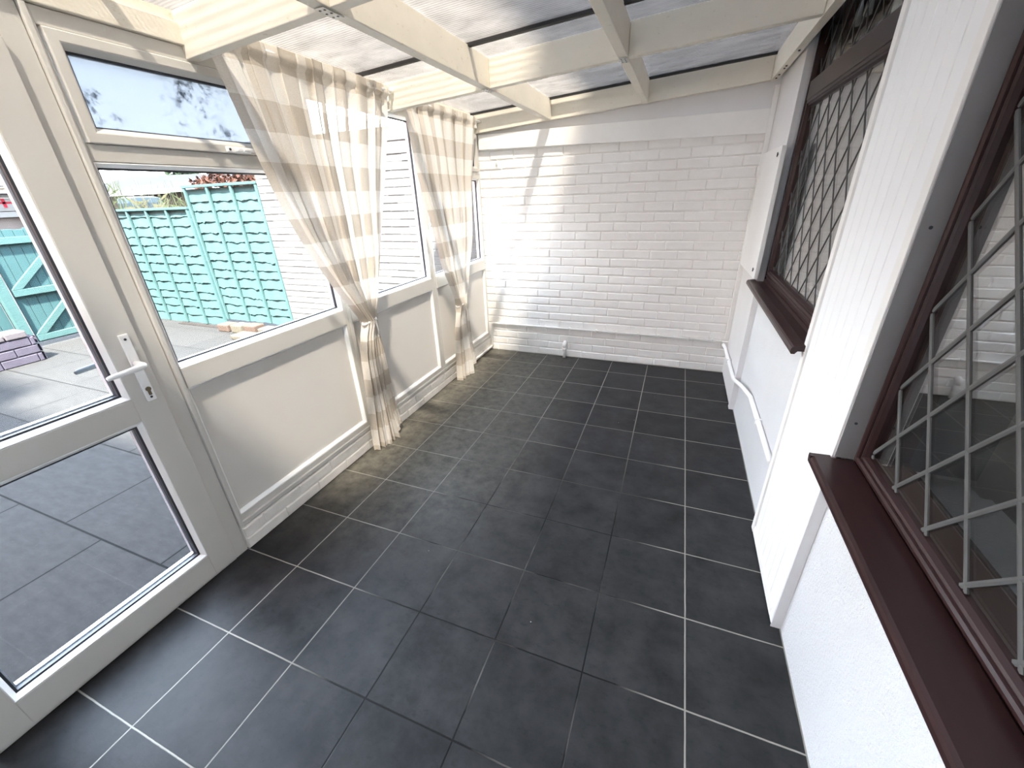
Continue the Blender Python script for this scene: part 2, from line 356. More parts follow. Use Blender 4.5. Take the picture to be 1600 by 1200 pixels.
def bricks(mb_b, mb_m, P, U, Nn, W, H, course=0.075, blen=0.225, joint=0.008, depth=0.05, first=0.0, seedv=1, proud=0.006, v0=0.0, flat=None):
    """bricks on a wall: P = lower corner of the mortar face, U along, Nn out of the wall"""
    rnd = random.Random(seedv); U = Vector(U); Nn = Vector(Nn); P = Vector(P); Z = Vector((0, 0, 1))
    def pt(u, v, n): return tuple(P+U*u+Z*v+Nn*n)
    v = v0; row = 0
    while v < H-0.02:
        h = min(course, H-v); u = -blen*0.5*(row % 2)-first
        while u < W:
            bl = blen*(1+rnd.uniform(-0.03, 0.03)); a = max(u, 0); b = min(u+bl, W); u += bl
            if b-a < 0.025: continue
            j = joint/2; c = 0.006; pr = proud+rnd.uniform(-0.0015, 0.0025)
            q = [rnd.uniform(-0.002, 0.002) for _ in range(4)]
            a1, b1, c1, d1 = a+j*0.45, b-j*0.45, v+j+q[0], v+h-j+q[1]
            sk = rnd.uniform(-0.002, 0.002)
            vs = [pt(a1, c1, -0.002), pt(b1, c1+sk, -0.002), pt(b1, d1+sk, -0.002), pt(a1, d1, -0.002),
                  pt(a1+0.002, c1+0.002, pr-0.003), pt(b1-0.002, c1+sk+0.002, pr-0.003), pt(b1-0.002, d1+sk-0.002, pr-0.003), pt(a1+0.002, d1-0.002, pr-0.003),
                  pt(a1+c, c1+c, pr), pt(b1-c, c1+sk+c, pr), pt(b1-c, d1+sk-c, pr), pt(a1+c, d1-c, pr)]
            fs = [(8, 9, 10, 11)]
            for k in range(4):
                k2 = (k+1) % 4
                fs += [(k, k2, 4+k2, 4+k), (4+k, 4+k2, 8+k2, 8+k)]
            mb_b.add(vs, fs)
        v += course; row += 1
    vs = [pt(0, 0, 0), pt(W, 0, 0), pt(W, H, 0), pt(0, H, 0), pt(0, 0, -depth), pt(W, 0, -depth), pt(W, H, -depth), pt(0, H, -depth)]
    mb_m.add(vs, [(0, 1, 2, 3), (7, 6, 5, 4), (0, 4, 5, 1), (1, 5, 6, 2), (2, 6, 7, 3), (3, 7, 4, 0)])

# ------------------------------------------------------------------ key planes
XL = -1.98      # inner face of the white frames
XR = 0.335      # rendered house wall
XP = 0.305      # face of the lining boards
YB = -0.06      # end wall
YN = -4.90      # wall behind the camera
SL = 0.0656     # fall of the roof
def zb(x): return 2.012+SL*(x+1.97)      # underside of rafters
def zt(x): return zb(x)+0.140            # top of rafters

# ------------------------------------------------------------------ room shell
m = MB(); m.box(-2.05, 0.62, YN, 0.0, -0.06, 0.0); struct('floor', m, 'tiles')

b = MB(); mo = MB()
bricks(b, mo, (-2.04, YB+0.006, 0.0), (1, 0, 0), (0, -1, 0), 2.36, 1.93, depth=0.2, first=0.06, seedv=3)
wb = struct('wall_back', mo, 'mortar'); b.build('brick_face', 'brick_in', wb)
m = MB(); m.hexa([(-2.04, YB+0.004, 1.93), (0.32, YB+0.004, 1.93), (0.32, YB+0.2, 1.93), (-2.04, YB+0.2, 1.93), (-2.04, YB+0.004, 2.15), (0.32, YB+0.004, 2.31), (0.32, YB+0.2, 2.31), (-2.04, YB+0.2, 2.15)])
m.build('upper_infill', 'lining', wb)
m = MB(); m.hexa([(-1.965, YB-0.026, 1.888), (0.30, YB-0.026, 1.850), (0.30, YB+0.002, 1.850), (-1.965, YB+0.002, 1.888), (-1.965, YB-0.026, 2.003), (0.30, YB-0.026, 2.000), (0.30, YB+0.002, 2.000), (-1.965, YB+0.002, 2.003)], 0.003)
struct('trim_1', m, 'timber_white')

# left side: brick plinth, timber plates, plain wall beyond the door
b = MB(); mo = MB()
bricks(b, mo, (-1.974, -2.975, 0.0), (0, 1, 0), (1, 0, 0), 2.915, 0.128, course=0.064, joint=0.009, depth=0.10, seedv=5, proud=0.007)
wl = struct('wall_left', mo, 'plinth'); b.build('plinth_brick', 'plinth', wl)
m = MB(); m.box(-2.07, -1.985, YN, -3.925, 0.0, 0.13); m.build('side_plinth', 'plinth', wl)
m = MB(); m.box(-2.07, -1.966, -4.9, -0.108, 2.052, 2.118, 0.003); struct('trim_2', m, 'timber')
m = MB(); m.box(-2.07, -1.990, -4.9, -0.108, 2.119, 2.158, 0.003); struct('trim_3', m, 'timber')

# wall behind the camera
m = MB(); m.box(-2.07, 0.335, YN-0.12, YN, 0.0, 2.29); struct('wall_near', m, 'stucco')

# house wall with two openings
m = MB()
m.box(XR, 0.62, YN, -2.560, 0, 0.755)
m.box(XR, 0.62, -2.560, -2.04, 0, 2.40)
m.box(XR, 0.62, -2.04, -0.755, 0, 0.93)
m.box(XR, 0.62, -0.755, 0.0, 0, 2.40)
m.box(XR, 0.62, YN, -2.575, 2.14, 2.40)
m.box(XR, 0.62, YN-0.1, -4.42, 0.755, 2.14)
wr = struct('wall_right', m, 'stucco')
m = MB(); m.box(0.36, 0.62, -6.5, 0.3, 2.40, 5.45); m.box(0.08, 0.62, -6.5, 0.4, 5.40, 5.55); m.build('upper_house_wall', 'house_brick', wr)

# far lining board and its grey-shaded edge, beside the far window
m = MB(); m.box(XP, XR, -0.752, YB-0.002, 0.02, 2.28, 0.002); struct('trim_4', m, 'lining')
m = MB(); m.box(XP-0.006, XR, -0.80, -0.7535, 0.012, 0.93, 0.002); struct('trim_5', m, 'lining')
m = MB(); m.box(0.272, XP-0.001, YB-0.034, YB-0.008, 0.33, 2.13, 0.002); struct('trim_6', m, 'timber_white')

# dim rooms behind the house windows
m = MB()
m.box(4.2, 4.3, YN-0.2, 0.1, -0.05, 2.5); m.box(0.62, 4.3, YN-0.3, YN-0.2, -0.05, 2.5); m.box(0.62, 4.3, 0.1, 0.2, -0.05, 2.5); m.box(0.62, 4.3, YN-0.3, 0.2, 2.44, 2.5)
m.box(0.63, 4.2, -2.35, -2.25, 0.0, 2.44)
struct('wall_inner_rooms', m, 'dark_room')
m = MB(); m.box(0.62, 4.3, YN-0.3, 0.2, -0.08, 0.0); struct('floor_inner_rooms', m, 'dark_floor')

# ------------------------------------------------------------------ ceiling
ce = root('ceiling', (-0.85, -2.5, 2.22), kind='structure')
def sheet(y0, y1):
    m = MB(); x0, x1 = -2.20, 0.355
    m.hexa([(x0, y0, zt(x0)+0.004), (x1, y0, zt(x1)+0.004), (x1, y1, zt(x1)+0.004), (x0, y1, zt(x0)+0.004),
            (x0, y0, zt(x0)+0.014), (x1, y0, zt(x1)+0.014), (x1, y1, zt(x1)+0.014), (x0, y1, zt(x0)+0.014)])
    m.build('roof_sheet', 'poly', ce)
for y0, y1 in ((-0.138, 0.10), (-1.559, -0.162), (-2.758, -1.581), (-3.963, -2.782), (-4.95, -3.987)): sheet(y0, y1)
for yc in (-0.15, -1.57, -2.77, -3.975):
    m = MB(); x0, x1 = -2.19, 0.33
    def q(x, y, d): return (x, y, zt(x)+d)
    m.hexa([q(x0, yc-0.013, -0.010), q(x1, yc-0.013, -0.010), q(x1, yc+0.013, -0.010), q(x0, yc+0.013, -0.010), q(x0, yc-0.013, 0.022), q(x1, yc-0.013, 0.022), q(x1, yc+0.013, 0.022), q(x0, yc+0.013, 0.022)])
    # the bars run between the timbers; black paints in the shadow along the joint
    m.build('shadow_glazing_bar', 'black', ce)

PX = (-1.290, -0.548)       # right faces of the two long purlins
PW = 0.044
def beam(name, label, x0, x1, y0, y1, mat='timber', cat='beam', drop=0.0):
    def fn(m):
        m.hexa([(x0, y0, zb(x0)+drop), (x1, y0, zb(x1)+drop), (x1, y1, zb(x1)+drop), (x0, y1, zb(x0)+drop),
                (x0, y0, zt(x0)), (x1, y0, zt(x1)), (x1, y1, zt(x1)), (x0, y1, zt(x0))], 0.003)
    return one(name, mat, label, cat, fn)
e = 0.001
beam('rafter', 'cream painted beam fixed flat along the top of the end brick wall', -1.985, 0.238, YB-0.047, YB-0.001)
segs = ((-1.985, PX[0]-PW-e), (PX[0]+e, PX[1]-PW-e), (PX[1]+e, 0.238))
lab4 = ('cream short rafter above the gap between the two curtains', 'cream short rafter between the two long ceiling purlins, further from the door', 'long cream rafter running from the right purlin to the house wall')
for (a, c), l in zip(segs, lab4): beam('rafter', l, a, c, -1.340, -1.296)
lab1 = ('large cream rafter in front of the nearer curtain, nearest the glass door', 'cream short rafter stub between the purlins, cut off by the top of the photo')
for (a, c), l in zip(segs[:2], lab1): beam('rafter', l, a, c, -2.540, -2.496)
for i, l in enumerate(('long cream purlin on the curtain side, crossing the middle of the roof', 'long cream purlin on the house side, the steeper of the two in the photo')):
    r = root('purlin', (PX[i]-PW/2, -2.4, zb(PX[i])), label=l, cat='beam')
    m = MB(); x0, x1 = PX[i]-PW, PX[i]
    m.hexa([(x0, -4.88, zb(x0)), (x1, -4.88, zb(x1)), (x1, YB-0.049, zb(x1)), (x0, YB-0.049, zb(x0)), (x0, -4.88, zt(x0)-0.002), (x1, -4.88, zt(x1)-0.002), (x1, YB-0.049, zt(x1)-0.002), (x0, YB-0.049, zt(x0)-0.002)], 0.003)
    m.build('timber', 'timber', r)
    for yy in ((-1.318, -2.518) if i == 0 else (-1.318,)):
        m = MB(); m.box(x0+0.004, x1-0.004, yy-0.045, yy+0.045, zb(x0)-0.0025, zb(x0)-0.0005)
        pl = m.build('nail_plate', 'metal', r)
        for k in range(6):
            m = MB(); m.box(x0+0.010+0.018*(k % 2), x0+0.016+0.018*(k % 2), yy-0.032+0.028*(k//2), yy-0.026+0.028*(k//2), zb(x0)-0.0040, zb(x0)-0.0025); m.build('nail_head', 'gasket', pl)
r = root('wall_ledger', (0.26, -2.4, 2.157), label='cream ledger beam along the house wall in front of the dark fanlight', cat='beam')
m = MB(); m.box(0.240, 0.282, -4.88, -0.062, 2.157, 2.297, 0.003); m.build('timber', 'timber', r)
m = MB(); m.box(0.2835, 0.352, -4.87, -0.07, 2.252, 2.292); m.build('packing_board', 'brown', r)
for yy in (-0.16, -0.26, -0.42, -0.48, -0.80):
    m = MB(); m.box(0.255, 0.265, yy-0.006, yy+0.006, 2.152, 2.1565); m.build('screw_head', 'gasket', r)

# ------------------------------------------------------------------ white frames on the left
BEAD = [(0, -2.045), (0, XL-0.003), (0.002, XL-0.001), (0.015, XL-0.018), (0.015, -2.045)]
def pane(mb, y0, y1, z0, z1, x): mb.box(x-0.002, x+0.002, y0, y1, z0, z1)
def glazed(parent, y0, y1, z0, z1, mat='glass', x=-2.016):
    """one pane with its beads, dark gasket and spacer; (y0..z1) is the clear glass"""
    g = 0.0
    m = MB(); m.ring(y0-0.015, y1+0.015, z0-0.015, z1+0.015, [(0, x-0.03), (0, XL-0.002), (0.003, XL-0.0005), (0.0145, x+0.012), (0.0145, x-0.03)])
    m.build('glazing_bead', 'pvc_bright', parent)
    m = MB(); m.ring(y0-0.002, y1+0.002, z0-0.002, z1+0.002, [(0, x-0.003), (0, x+0.010), (0.008, x+0.006), (0.008, x-0.003)])
    m.build('gasket', 'gasket', parent)
    m = MB(); m.ring(y0-0.002, y1+0.002, z0-0.002, z1+0.002, [(0, x-0.014), (0, x-0.0035), (0.005, x-0.0035), (0.005, x-0.014)])
    m.build('spacer_bar', 'spacer', parent)
    m = MB(); pane(m, y0-0.004, y1+0.004, z0-0.004, z1+0.004, x)
    m.build('glass_pane', mat, parent)
def window_section(name, ya, yb_, g0, g1, opener):
    """ya..yb_ outer edges; g0..g1 clear glass in y"""
    r = root(name, (XL, (ya+yb_)/2, 0.13), kind='structure')
    xb, xf = -2.036, XL
    m = MB()
    m.box(xb, xf, ya, g0-0.015, 0.131, 2.05, 0.002); m.box(xb, xf, g1+0.015, yb_, 0.131, 2.05, 0.002)
    a, c = g0-0.0155, g1+0.0155
    m.box(xb, xf, a, c, 0.131, 0.190, 0.002)
    m.box(xb, xf+0.004, a, c, 0.858, 0.945, 0.003)
    m.box(xb, xf, a, c, 2.005 if opener else 2.005, 2.05, 0.002)
    if opener: m.box(xb, xf, a, c, 1.662, 1.712, 0.002)
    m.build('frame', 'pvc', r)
    m = MB(); m.box(xb, xf+0.010, ya+0.003, yb_-0.003, 0.133, 0.158, 0.003); m.build('bottom_trim', 'pvc', r)
    m = MB(); m.box(-2.05, -2.004, a, c, 0.195, 0.857); m.build('dado_panel', 'pvc_panel', r)
    m = MB(); m.ring(a, c, 0.190, 0.858, [(0, -2.0035), (0, XL-0.003), (0.004, XL-0.002), (0.014, -1.998), (0.014, -2.0035)]); m.build('dado_bead', 'pvc_bright', r)
    if opener:
        glazed(r, g0, g1, 0.960, 1.646)
        s0, s1, t0, t1 = g0+0.002, g1-0.002, 1.714, 2.003
        sa = MB(); sa.ring(s0-0.01, s1+0.01, t0, t1, [(0, -2.045), (0, XL+0.006), (0.003, XL+0.008), (0.028, XL+0.008), (0.032, XL+0.006), (0.045, -1.996), (0.045, -2.045)])
        so = sa.build('opening_sash', 'pvc', r)
        m = MB(); m.ring(s0+0.033, s1-0.033, t0+0.043, t1-0.043, [(0, -2.02), (0, -1.997), (0.006, -1.999), (0.006, -2.02)]); m.build('gasket', 'gasket', so)
        m = MB(); pane(m, s0+0.034, s1-0.034, t0+0.044, t1-0.044, -2.008); m.build('glass_pane', 'frosted', so)
        if ya < -2.5:
            m = MB(); yc = -2.44; zc = 1.728
            m.box(XL+0.008, XL+0.016, yc-0.055, yc+0.055, zc-0.011, zc+0.011, 0.004)
            h = m.build('casement_handle', 'pvc_bright', so)
            m = MB(); m.box(XL+0.016, XL+0.030, yc-0.018, yc+0.016, zc-0.008, zc+0.008, 0.004); m.box(XL+0.022, XL+0.034, yc+0.010, yc+0.115, zc-0.006, zc+0.007, 0.004)
            m.build('lever', 'pvc_bright', h)
            for dy in (-0.040, 0.036):
                m = MB(); m.tube([(XL+0.015, yc+dy, zc), (XL+0.0175, yc+dy, zc)], 0.005, 8); m.build('screw_hole', 'gasket', h)
    else:
        glazed(r, g0, g1, 0.960, 1.990)
    return r
window_section('window_1', -2.974, -2.021, -2.938, -2.060, True)
window_section('window_2', -2.019, -1.031, -1.980, -1.092, False)
window_section('window_3', -1.029, YB-0.001, -0.990, -0.098, True)
window_section('window_added_fill', -4.895, -3.922, -4.855, -3.962, False)  # unseen glazing added to let more daylight onto the house wall
m = MB(); m.box(-2.052, XL+0.012, -2.979, -2.963, 0.131, 2.05, 0.003); struct('trim_7', m, 'pvc')

# glass door
d = root('door_1', (XL, -3.44, 0.0), kind='structure')
m = MB(); m.box(-2.055, XL, -3.041, -2.981, 0.0, 2.05, 0.002); m.box(-2.055, XL, -3.92, -3.848, 0.0, 2.05, 0.002); m.box(-2.055, XL, -3.847, -3.042, 1.958, 2.05, 0.002); m.box(-2.06, XL+0.003, -3.847, -3.042, 0.0, 0.014, 0.002)
m.build('door_frame', 'pvc', d)
FX = XL+0.016
m = MB()
G0, G1 = -3.735, -3.158
for y0, y1, z0, z1 in ((-3.842, G0-0.015, 0.018, 1.952), (G1+0.015, -3.046, 0.018, 1.952)): m.box(-2.04, FX, y0, y1, z0, z1, 0.003)
for z0, z1 in ((0.018, 0.132), (0.812, 0.902), (1.862, 1.952)): m.box(-2.04, FX, G0-0.0155, G1+0.0155, z0, z1, 0.003)
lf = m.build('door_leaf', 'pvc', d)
def doorglass(z0, z1):
    x = -1.992; y0, y1 = G0, G1
    m = MB(); m.ring(y0-0.016, y1+0.016, z0-0.016, z1+0.016, [(0, x-0.03), (0, FX-0.002), (0.003, FX-0.001), (0.0155, x+0.012), (0.0155, x-0.03)]); m.build('glazing_bead', 'pvc_bright', lf)
    m = MB(); m.ring(y0-0.002, y1+0.002, z0-0.002, z1+0.002, [(0, x-0.008), (0, x+0.011), (0.008, x+0.008), (0.008, x-0.008)]); m.build('gasket', 'gasket', lf)
    m = MB(); m.ring(y0-0.002, y1+0.002, z0-0.002, z1+0.002, [(0, x-0.028), (0, x-0.011), (0.013, x-0.011), (0.013, x-0.028)]); m.build('spacer_bar', 'spacer', lf)
    m = MB(); pane(m, y0-0.004, y1+0.004, z0-0.004, z1+0.004, x); m.build('glass_pane', 'glass', lf)
doorglass(0.148, 0.796); doorglass(0.918, 1.846)
# inside handle
m = MB(); yc = -3.088
m.box(FX, FX+0.010, yc-0.015, yc+0.015, 0.875, 1.130, 0.0045)
hp = m.build('handle_plate', 'pvc_bright', lf)
def lever(sx, x0, mat, par, name):
    m = MB()
    m.tube([(x0, yc, 1.020), (x0+sx*0.018, yc, 1.020), (x0+sx*0.040, yc, 1.020), (x0+sx*0.048, yc-0.008, 1.020), (x0+sx*0.050, yc-0.022, 1.019), (x0+sx*0.049, yc-0.060, 1.017), (x0+sx*0.047, yc-0.100, 1.015), (x0+sx*0.045, yc-0.112, 1.013)],
           [0.013, 0.012, 0.011, 0.0115, 0.011, 0.0095, 0.0085, 0.006], 14)
    return m.build(name, mat, par, True)
lever(1, FX+0.009, 'pvc_bright', hp, 'lever_handle')
m = MB(); m.tube([(FX+0.009, yc, 0.922), (FX+0.014, yc, 0.922)], 0.0085, 14); m.box(FX+0.009, FX+0.0135, yc-0.0045, yc+0.0045, 0.898, 0.922); m.build('lock_cylinder', 'brass', hp)
for zz in (1.112, 0.890):
    m = MB(); m.tube([(FX+0.0095, yc, zz), (FX+0.0105, yc, zz)], 0.0045, 10); m.build('screw_hole', 'gasket', hp)
m = MB(); m.box(-2.052, -2.041, yc-0.015, yc+0.015, 0.875, 1.130, 0.0045); op = m.build('outside_handle_plate', 'handle_shade', lf)
lever(-1, -2.051, 'handle_shade', op, 'outside_lever_handle')

# ------------------------------------------------------------------ brown leaded windows in the house wall
def lattice(parent, y0, y1, z0, z1, x, oy, oz, py, pz, w):
    """diamond lead strips clipped to the pane"""
    m = MB(); 
    def seg(a, c):
        (ya, za), (yc, zc) = a, c; dv = Vector((0, yc-ya, zc-za)); ln = dv.length
        if ln < 0.01: return
        dv /= ln; nn = Vector((0, -dv.z, dv.y))*w/2
        P = [Vector((x-0.004, ya, za)), Vector((x-0.004, yc, zc))]; dx = Vector((0.0035, 0, 0)); hx = Vector((-0.0010, 0, 0)); P = [p+Vector((0.0022, 0, 0)) for p in P]
        vs = []
        for p in P: vs += [tuple(p-nn+dx), tuple(p-nn), tuple(p+hx), tuple(p+nn), tuple(p+nn+dx)]
        m.add(vs, [(0, 1, 6, 5), (1, 2, 7, 6), (2, 3, 8, 7), (3, 4, 9, 8), (4, 0, 5, 9), (0, 4, 3, 2, 1), (5, 6, 7, 8, 9)])
    for sgn in (1, -1):
        s = sgn*pz/py
        n0 = int(((y1-y0)*pz/py+(z1-z0))/pz)+6
        for k in range(-n0, n0+1):
            # z = oz + k*pz + s*(y-oy)
            pts = []
            f = lambda y: oz+k*pz+s*(y-oy)
            g = lambda z: oy+(z-oz-k*pz)/s
            for y in (y0, y1):
                if z0 <= f(y) <= z1: pts.append((y, f(y)))
            for z in (z0, z1):
                if y0 <= g(z) <= y1: pts.append((g(z), z))
            if len(pts) >= 2:
                pts.sort(); seg(pts[0], pts[-1])
    return m.build('lead_lattice', 'lead', parent)
def sill(parent, y0, y1, zs, xf, xb):
    prof = [(xb, zs+0.006), (xf+0.010, zs), (xf+0.003, zs-0.004), (xf, zs-0.012), (xf, zs-0.024), (xf+0.004, zs-0.030), (xf+0.016, zs-0.030), (xf+0.020, zs-0.024), (xf+0.024, zs-0.018), (xb, zs-0.018)]
    m = MB(); m.sweep([(x, 0, z) for x, z in prof], (0, y0, 0), (0, y1, 0))
    return m.build('window_sill', 'brown', parent)
# near window
w4 = root('window_4', (0.36, -3.5, 0.78), kind='structure')
FP = [(0, 0.45), (0, 0.356), (0.009, 0.356), (0.011, 0.356), (0.017, 0.351), (0.019, 0.345), (0.024, 0.342), (0.030, 0.342), (0.035, 0.346), (0.036, 0.351), (0.040, 0.350), (0.045, 0.353), (0.050, 0.363), (0.050, 0.45)]
m = MB(); m.ring(-4.42, -2.574, 0.776, 2.14, FP); m.build('window_frame', 'brown', w4)
sill(w4, -4.45, -2.577, 0.775, 0.247, 0.352)
m = MB(); m.sweep([(0.247, 0, 0.0), (0.252, 0, 0.0), (0.299, 0, 0.002), (0.299, 0, -0.017), (0.267, 0, -0.017), (0.262, 0, -0.028), (0.249, 0, -0.028), (0.247, 0, -0.010)], (0, -2.578, 0.775), (0, -2.560, 0.775)); m.build('sill_end', 'brown', w4)
m = MB(); m.box(0.369, 0.373, -4.372, -2.622, 0.822, 2.092); m.build('glass_pane', 'glass_house', w4)
lattice(w4, -4.37, -2.624, 0.826, 2.09, 0.3685, -2.695, 1.138, 0.147, 0.200, 0.010)
m = MB(); m.box(0.45, 0.66, -4.42, -2.60, 0.70, 0.74, 0.004); m.box(0.43, 0.47, -4.37, -2.64, 0.74, 0.80, 0.003); m.build('inner_sill', 'lining', w4)
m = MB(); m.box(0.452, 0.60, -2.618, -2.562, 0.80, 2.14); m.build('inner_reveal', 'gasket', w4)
# far window with fanlight
w5 = root('window_5', (0.36, -1.4, 0.95), kind='structure')
m = MB()
m.ring(-2.040, -0.757, 0.951, 2.40, [(0, 0.45), (0, 0.345), (0.018, 0.345), (0.020, 0.352), (0.034, 0.352), (0.037, 0.346), (0.044, 0.343), (0.049, 0.349), (0.054, 0.360), (0.054, 0.45)])
m.box(0.342, 0.45, -1.9855, -0.8115, 1.925, 2.010, 0.003)
m.build('window_frame', 'brown', w5)
m = MB(); m.ring(-1.985, -0.812, 1.006, 1.924, [(0, 0.44), (0, 0.346), (0.014, 0.346), (0.016, 0.352), (0.026, 0.350), (0.032, 0.362), (0.032, 0.44)]); sl = m.build('casement_sash', 'brown', w5)
m = MB(); m.box(0.369, 0.373, -1.955, -0.842, 1.036, 1.894); m.build('glass_pane', 'glass_house', sl)
lattice(sl, -1.953, -0.844, 1.038, 1.892, 0.3685, -1.34, 1.022, 0.157, 0.210, 0.0055)
m = MB(); m.box(0.369, 0.373, -1.986, -0.811, 2.010, 2.346); m.build('fanlight_glass', 'glass_fan', w5)
lattice(w5, -1.984, -0.813, 2.012, 2.344, 0.3685, -1.34, 2.03, 0.157, 0.210, 0.0055)
sill(w5, -2.075, -0.712, 0.950, 0.253, 0.300)
m = MB(); m.box(0.3005, 0.352, -2.0445, -0.7585, 0.932, 0.9505); m.build('sill_board', 'brown', w5)
m = MB(); m.box(0.452, 0.61, -0.815, -0.757, 2.0, 2.38); m.build('inner_reveal', 'brown', w5)
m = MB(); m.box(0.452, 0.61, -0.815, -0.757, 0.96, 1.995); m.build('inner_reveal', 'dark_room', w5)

# white pulls hanging behind the fanlight glass
for yy, l in ((-1.09, 'white tapered blind pull behind the fanlight glass, the one further from the camera'), (-1.22, 'white tapered blind pull behind the fanlight glass, nearer the white boarding')):
    def fn(m, yy=yy):
        m.tube([(0.42, yy, 2.175-0.02), (0.42, yy, 2.16), (0.42, yy, 2.205), (0.42, yy, 2.24), (0.42, yy, 2.30)], [0.008, 0.016, 0.013, 0.006, 0.003], 10)
    one('blind_pull', 'pvc_bright', l, 'blind pull', fn, smooth=True)

# radiator under the near window, inside the house
r = root('radiator', (0.72, -3.2, 0.0), label='white convector radiator seen through the near leaded window', cat='radiator')
m = MB(); m.box(0.675, 0.69, -3.75, -2.52, 0.12, 0.545, 0.004); m.box(0.75, 0.765, -3.75, -2.52, 0.12, 0.545, 0.004); m.box(0.675, 0.765, -3.756, -3.746, 0.12, 0.55); m.box(0.675, 0.765, -2.524, -2.514, 0.12, 0.55); m.build('body', 'radiator', r)
m = MB()
for k in range(62): m.box(0.691, 0.749, -3.74+k*0.0195, -3.74+k*0.0195+0.009, 0.538, 0.552)
m.build('top_grille', 'radiator', r)
for yy in (-3.70, -2.60):
    m = MB(); m.box(0.70, 0.74, yy, yy+0.04, 0.0, 0.13); m.build('foot', 'radiator', r)

# ------------------------------------------------------------------ tongue and groove panel between the windows
r = root('wall_panel', (XP, -2.31, 0.0), label='white tongue and groove boarded panel between the two leaded windows', cat='wall panel')
y0, y1 = -2.568, -2.048
m = MB(); m.box(XP+0.008, XR-0.001, y0, y1, 0.045, 2.135); m.build('backing', 'tg_edge', r)
m = MB()
nb = 7; bw = (y1-0.038-(y0+0.040))/nb
for k in range(nb):
    a = y0+0.040+k*bw; c = a+bw
    prof = [(0.009, a+0.0020), (0.0025, a+0.0020), (0.0005, a+0.0038), (0.0005, c-0.0038), (0.0025, c-0.0020), (0.009, c-0.0020)]
    m.sweep([(XP+x, y, 0) for x, y in prof], (0, 0, 0.052), (0, 0, 2.133))
m.build('boards', 'tg', r)
m = MB(); m.box(XP-0.006, XP+0.02, y1-0.036, y1, 0.012, 2.150, 0.002); m.build('edge_strip', 'timber_white', r)
m = MB(); m.box(XP-0.004, XP+0.02, y0, y0+0.036, 0.012, 2.150, 0.002); m.build('edge_strip', 'timber_white', r)
m = MB(); m.box(XP-0.004, XP+0.02, y0+0.037, y1-0.037, 0.010, 0.050, 0.002); m.build('bottom_rail', 'timber_white', r)
m = MB(); m.box(XP+0.001, 0.3540, y0-0.0050, y0-0.0005, 0.782, 2.150); m.build('reveal_strip', 'tg_edge', r)
m = MB(); m.box(XP-0.003, XR-0.001, y0-0.0050, y0-0.0005, 0.0, 0.757); m.build('reveal_strip_lower', 'lining', r)
for zz in (1.42, 0.90):
    m = MB(); m.tube([(0.327, y0-0.0065, zz), (0.327, y0-0.0045, zz)], 0.004, 8); m.build('screw_head', 'gasket', r)

# meter cover panel in the far corner
r = root('cover_panel', (0.285, -0.43, 0.95), label='white flat cover panel screwed to the wall beside the far brown window', cat='cover panel')
m = MB(); m.hexa([(0.276, -0.815, 0.972), (0.300, -0.815, 0.972), (0.300, -0.075, 0.955), (0.276, -0.075, 0.955), (0.276, -0.815, 1.722), (0.300, -0.815, 1.722), (0.300, -0.075, 1.722), (0.276, -0.075, 1.722)], 0.002); m.build('panel', 'pvc_bright', r)
for yy, zz in ((-0.735, 1.68), (-0.735, 1.02)):
    m = MB(); m.tube([(0.2765, yy, zz), (0.272, yy, zz)], 0.006, 10); m.tube([(0.272, yy, zz-0.012), (0.272, yy, zz+0.012)], 0.003, 6); m.build('hook_screw', 'gasket', r)

# ------------------------------------------------------------------ pipes
def clips(mb, pts, r, axis):
    for p in pts:
        x, y, z = p
        if axis == 'x': mb.box(x-0.006, x+0.006, y-r-0.003, y+r+0.004, z-r-0.003, z+r+0.003, 0.002)
        else: mb.box(x-r-0.003, x+r+0.004, y-0.006, y+0.006, z-r-0.003, z+r+0.003, 0.002)
yp = YB-0.016
r = root('waste_pipe', (-0.8, yp, 0.02), label='thin white pipe clipped along the foot of the end brick wall', cat='pipe')
m = MB(); m.tube([(-1.955, -0.62, 0.040), (-1.955, -0.12, 0.040), (-1.953, yp-0.006, 0.043), (-1.945, yp, 0.055), (-1.94, yp, 0.28), (-1.93, yp, 0.298), (-1.91, yp, 0.302), (0.25, yp, 0.300)], 0.0105, 12); m.build('pipe', 'timber_white', r, True)
for x in (-1.55, -1.35, -1.10, -0.84, -0.65, -0.45, -0.27, -0.02, 0.18):
    m = MB(); clips(m, [(x, yp, 0.301)], 0.0105, 'x'); m.build('clip', 'timber_white', r)
r = root('cable_conduit', (0.29, -1.0, 0.25), label='white bent pipe running low along the house wall from the far corner', cat='pipe')
m = MB(); m.tube([(0.270, -0.085, 0.275), (0.284, -0.14, 0.262), (0.286, -0.80, 0.262), (0.286, -0.86, 0.275), (0.288, -1.10, 0.345), (0.296, -1.18, 0.358), (0.319, -1.30, 0.360), (0.320, -1.98, 0.355)], 0.013, 12); m.build('pipe', 'pvc_bright', r, True)
for p in ((0.286, -0.45, 0.262), (0.320, -1.60, 0.358)):
    m = MB(); clips(m, [p], 0.013, 'y'); m.build('clip', 'pvc_bright', r)
r = root('pipe_stub', (-1.145, YB-0.028, 0.0), label='short white upright pipe stub standing against the end brick wall', cat='pipe')
m = MB(); m.tube([(-1.145, YB-0.028, 0.0), (-1.145, YB-0.028, 0.115)], 0.016, 14); m.tube([(-1.145, YB-0.028, 0.108), (-1.145, YB-0.028, 0.135), (-1.144, YB-0.022, 0.15), (-1.142, YB-0.004, 0.158)], 0.019, 14); m.build('pipe', 'timber_white', r, True)
m = MB(); m.tube([(-1.145, YB-0.028, 0.075), (-1.145, YB-0.028, 0.105)], 0.0205, 14); m.build('collar', 'timber_white', r, True)
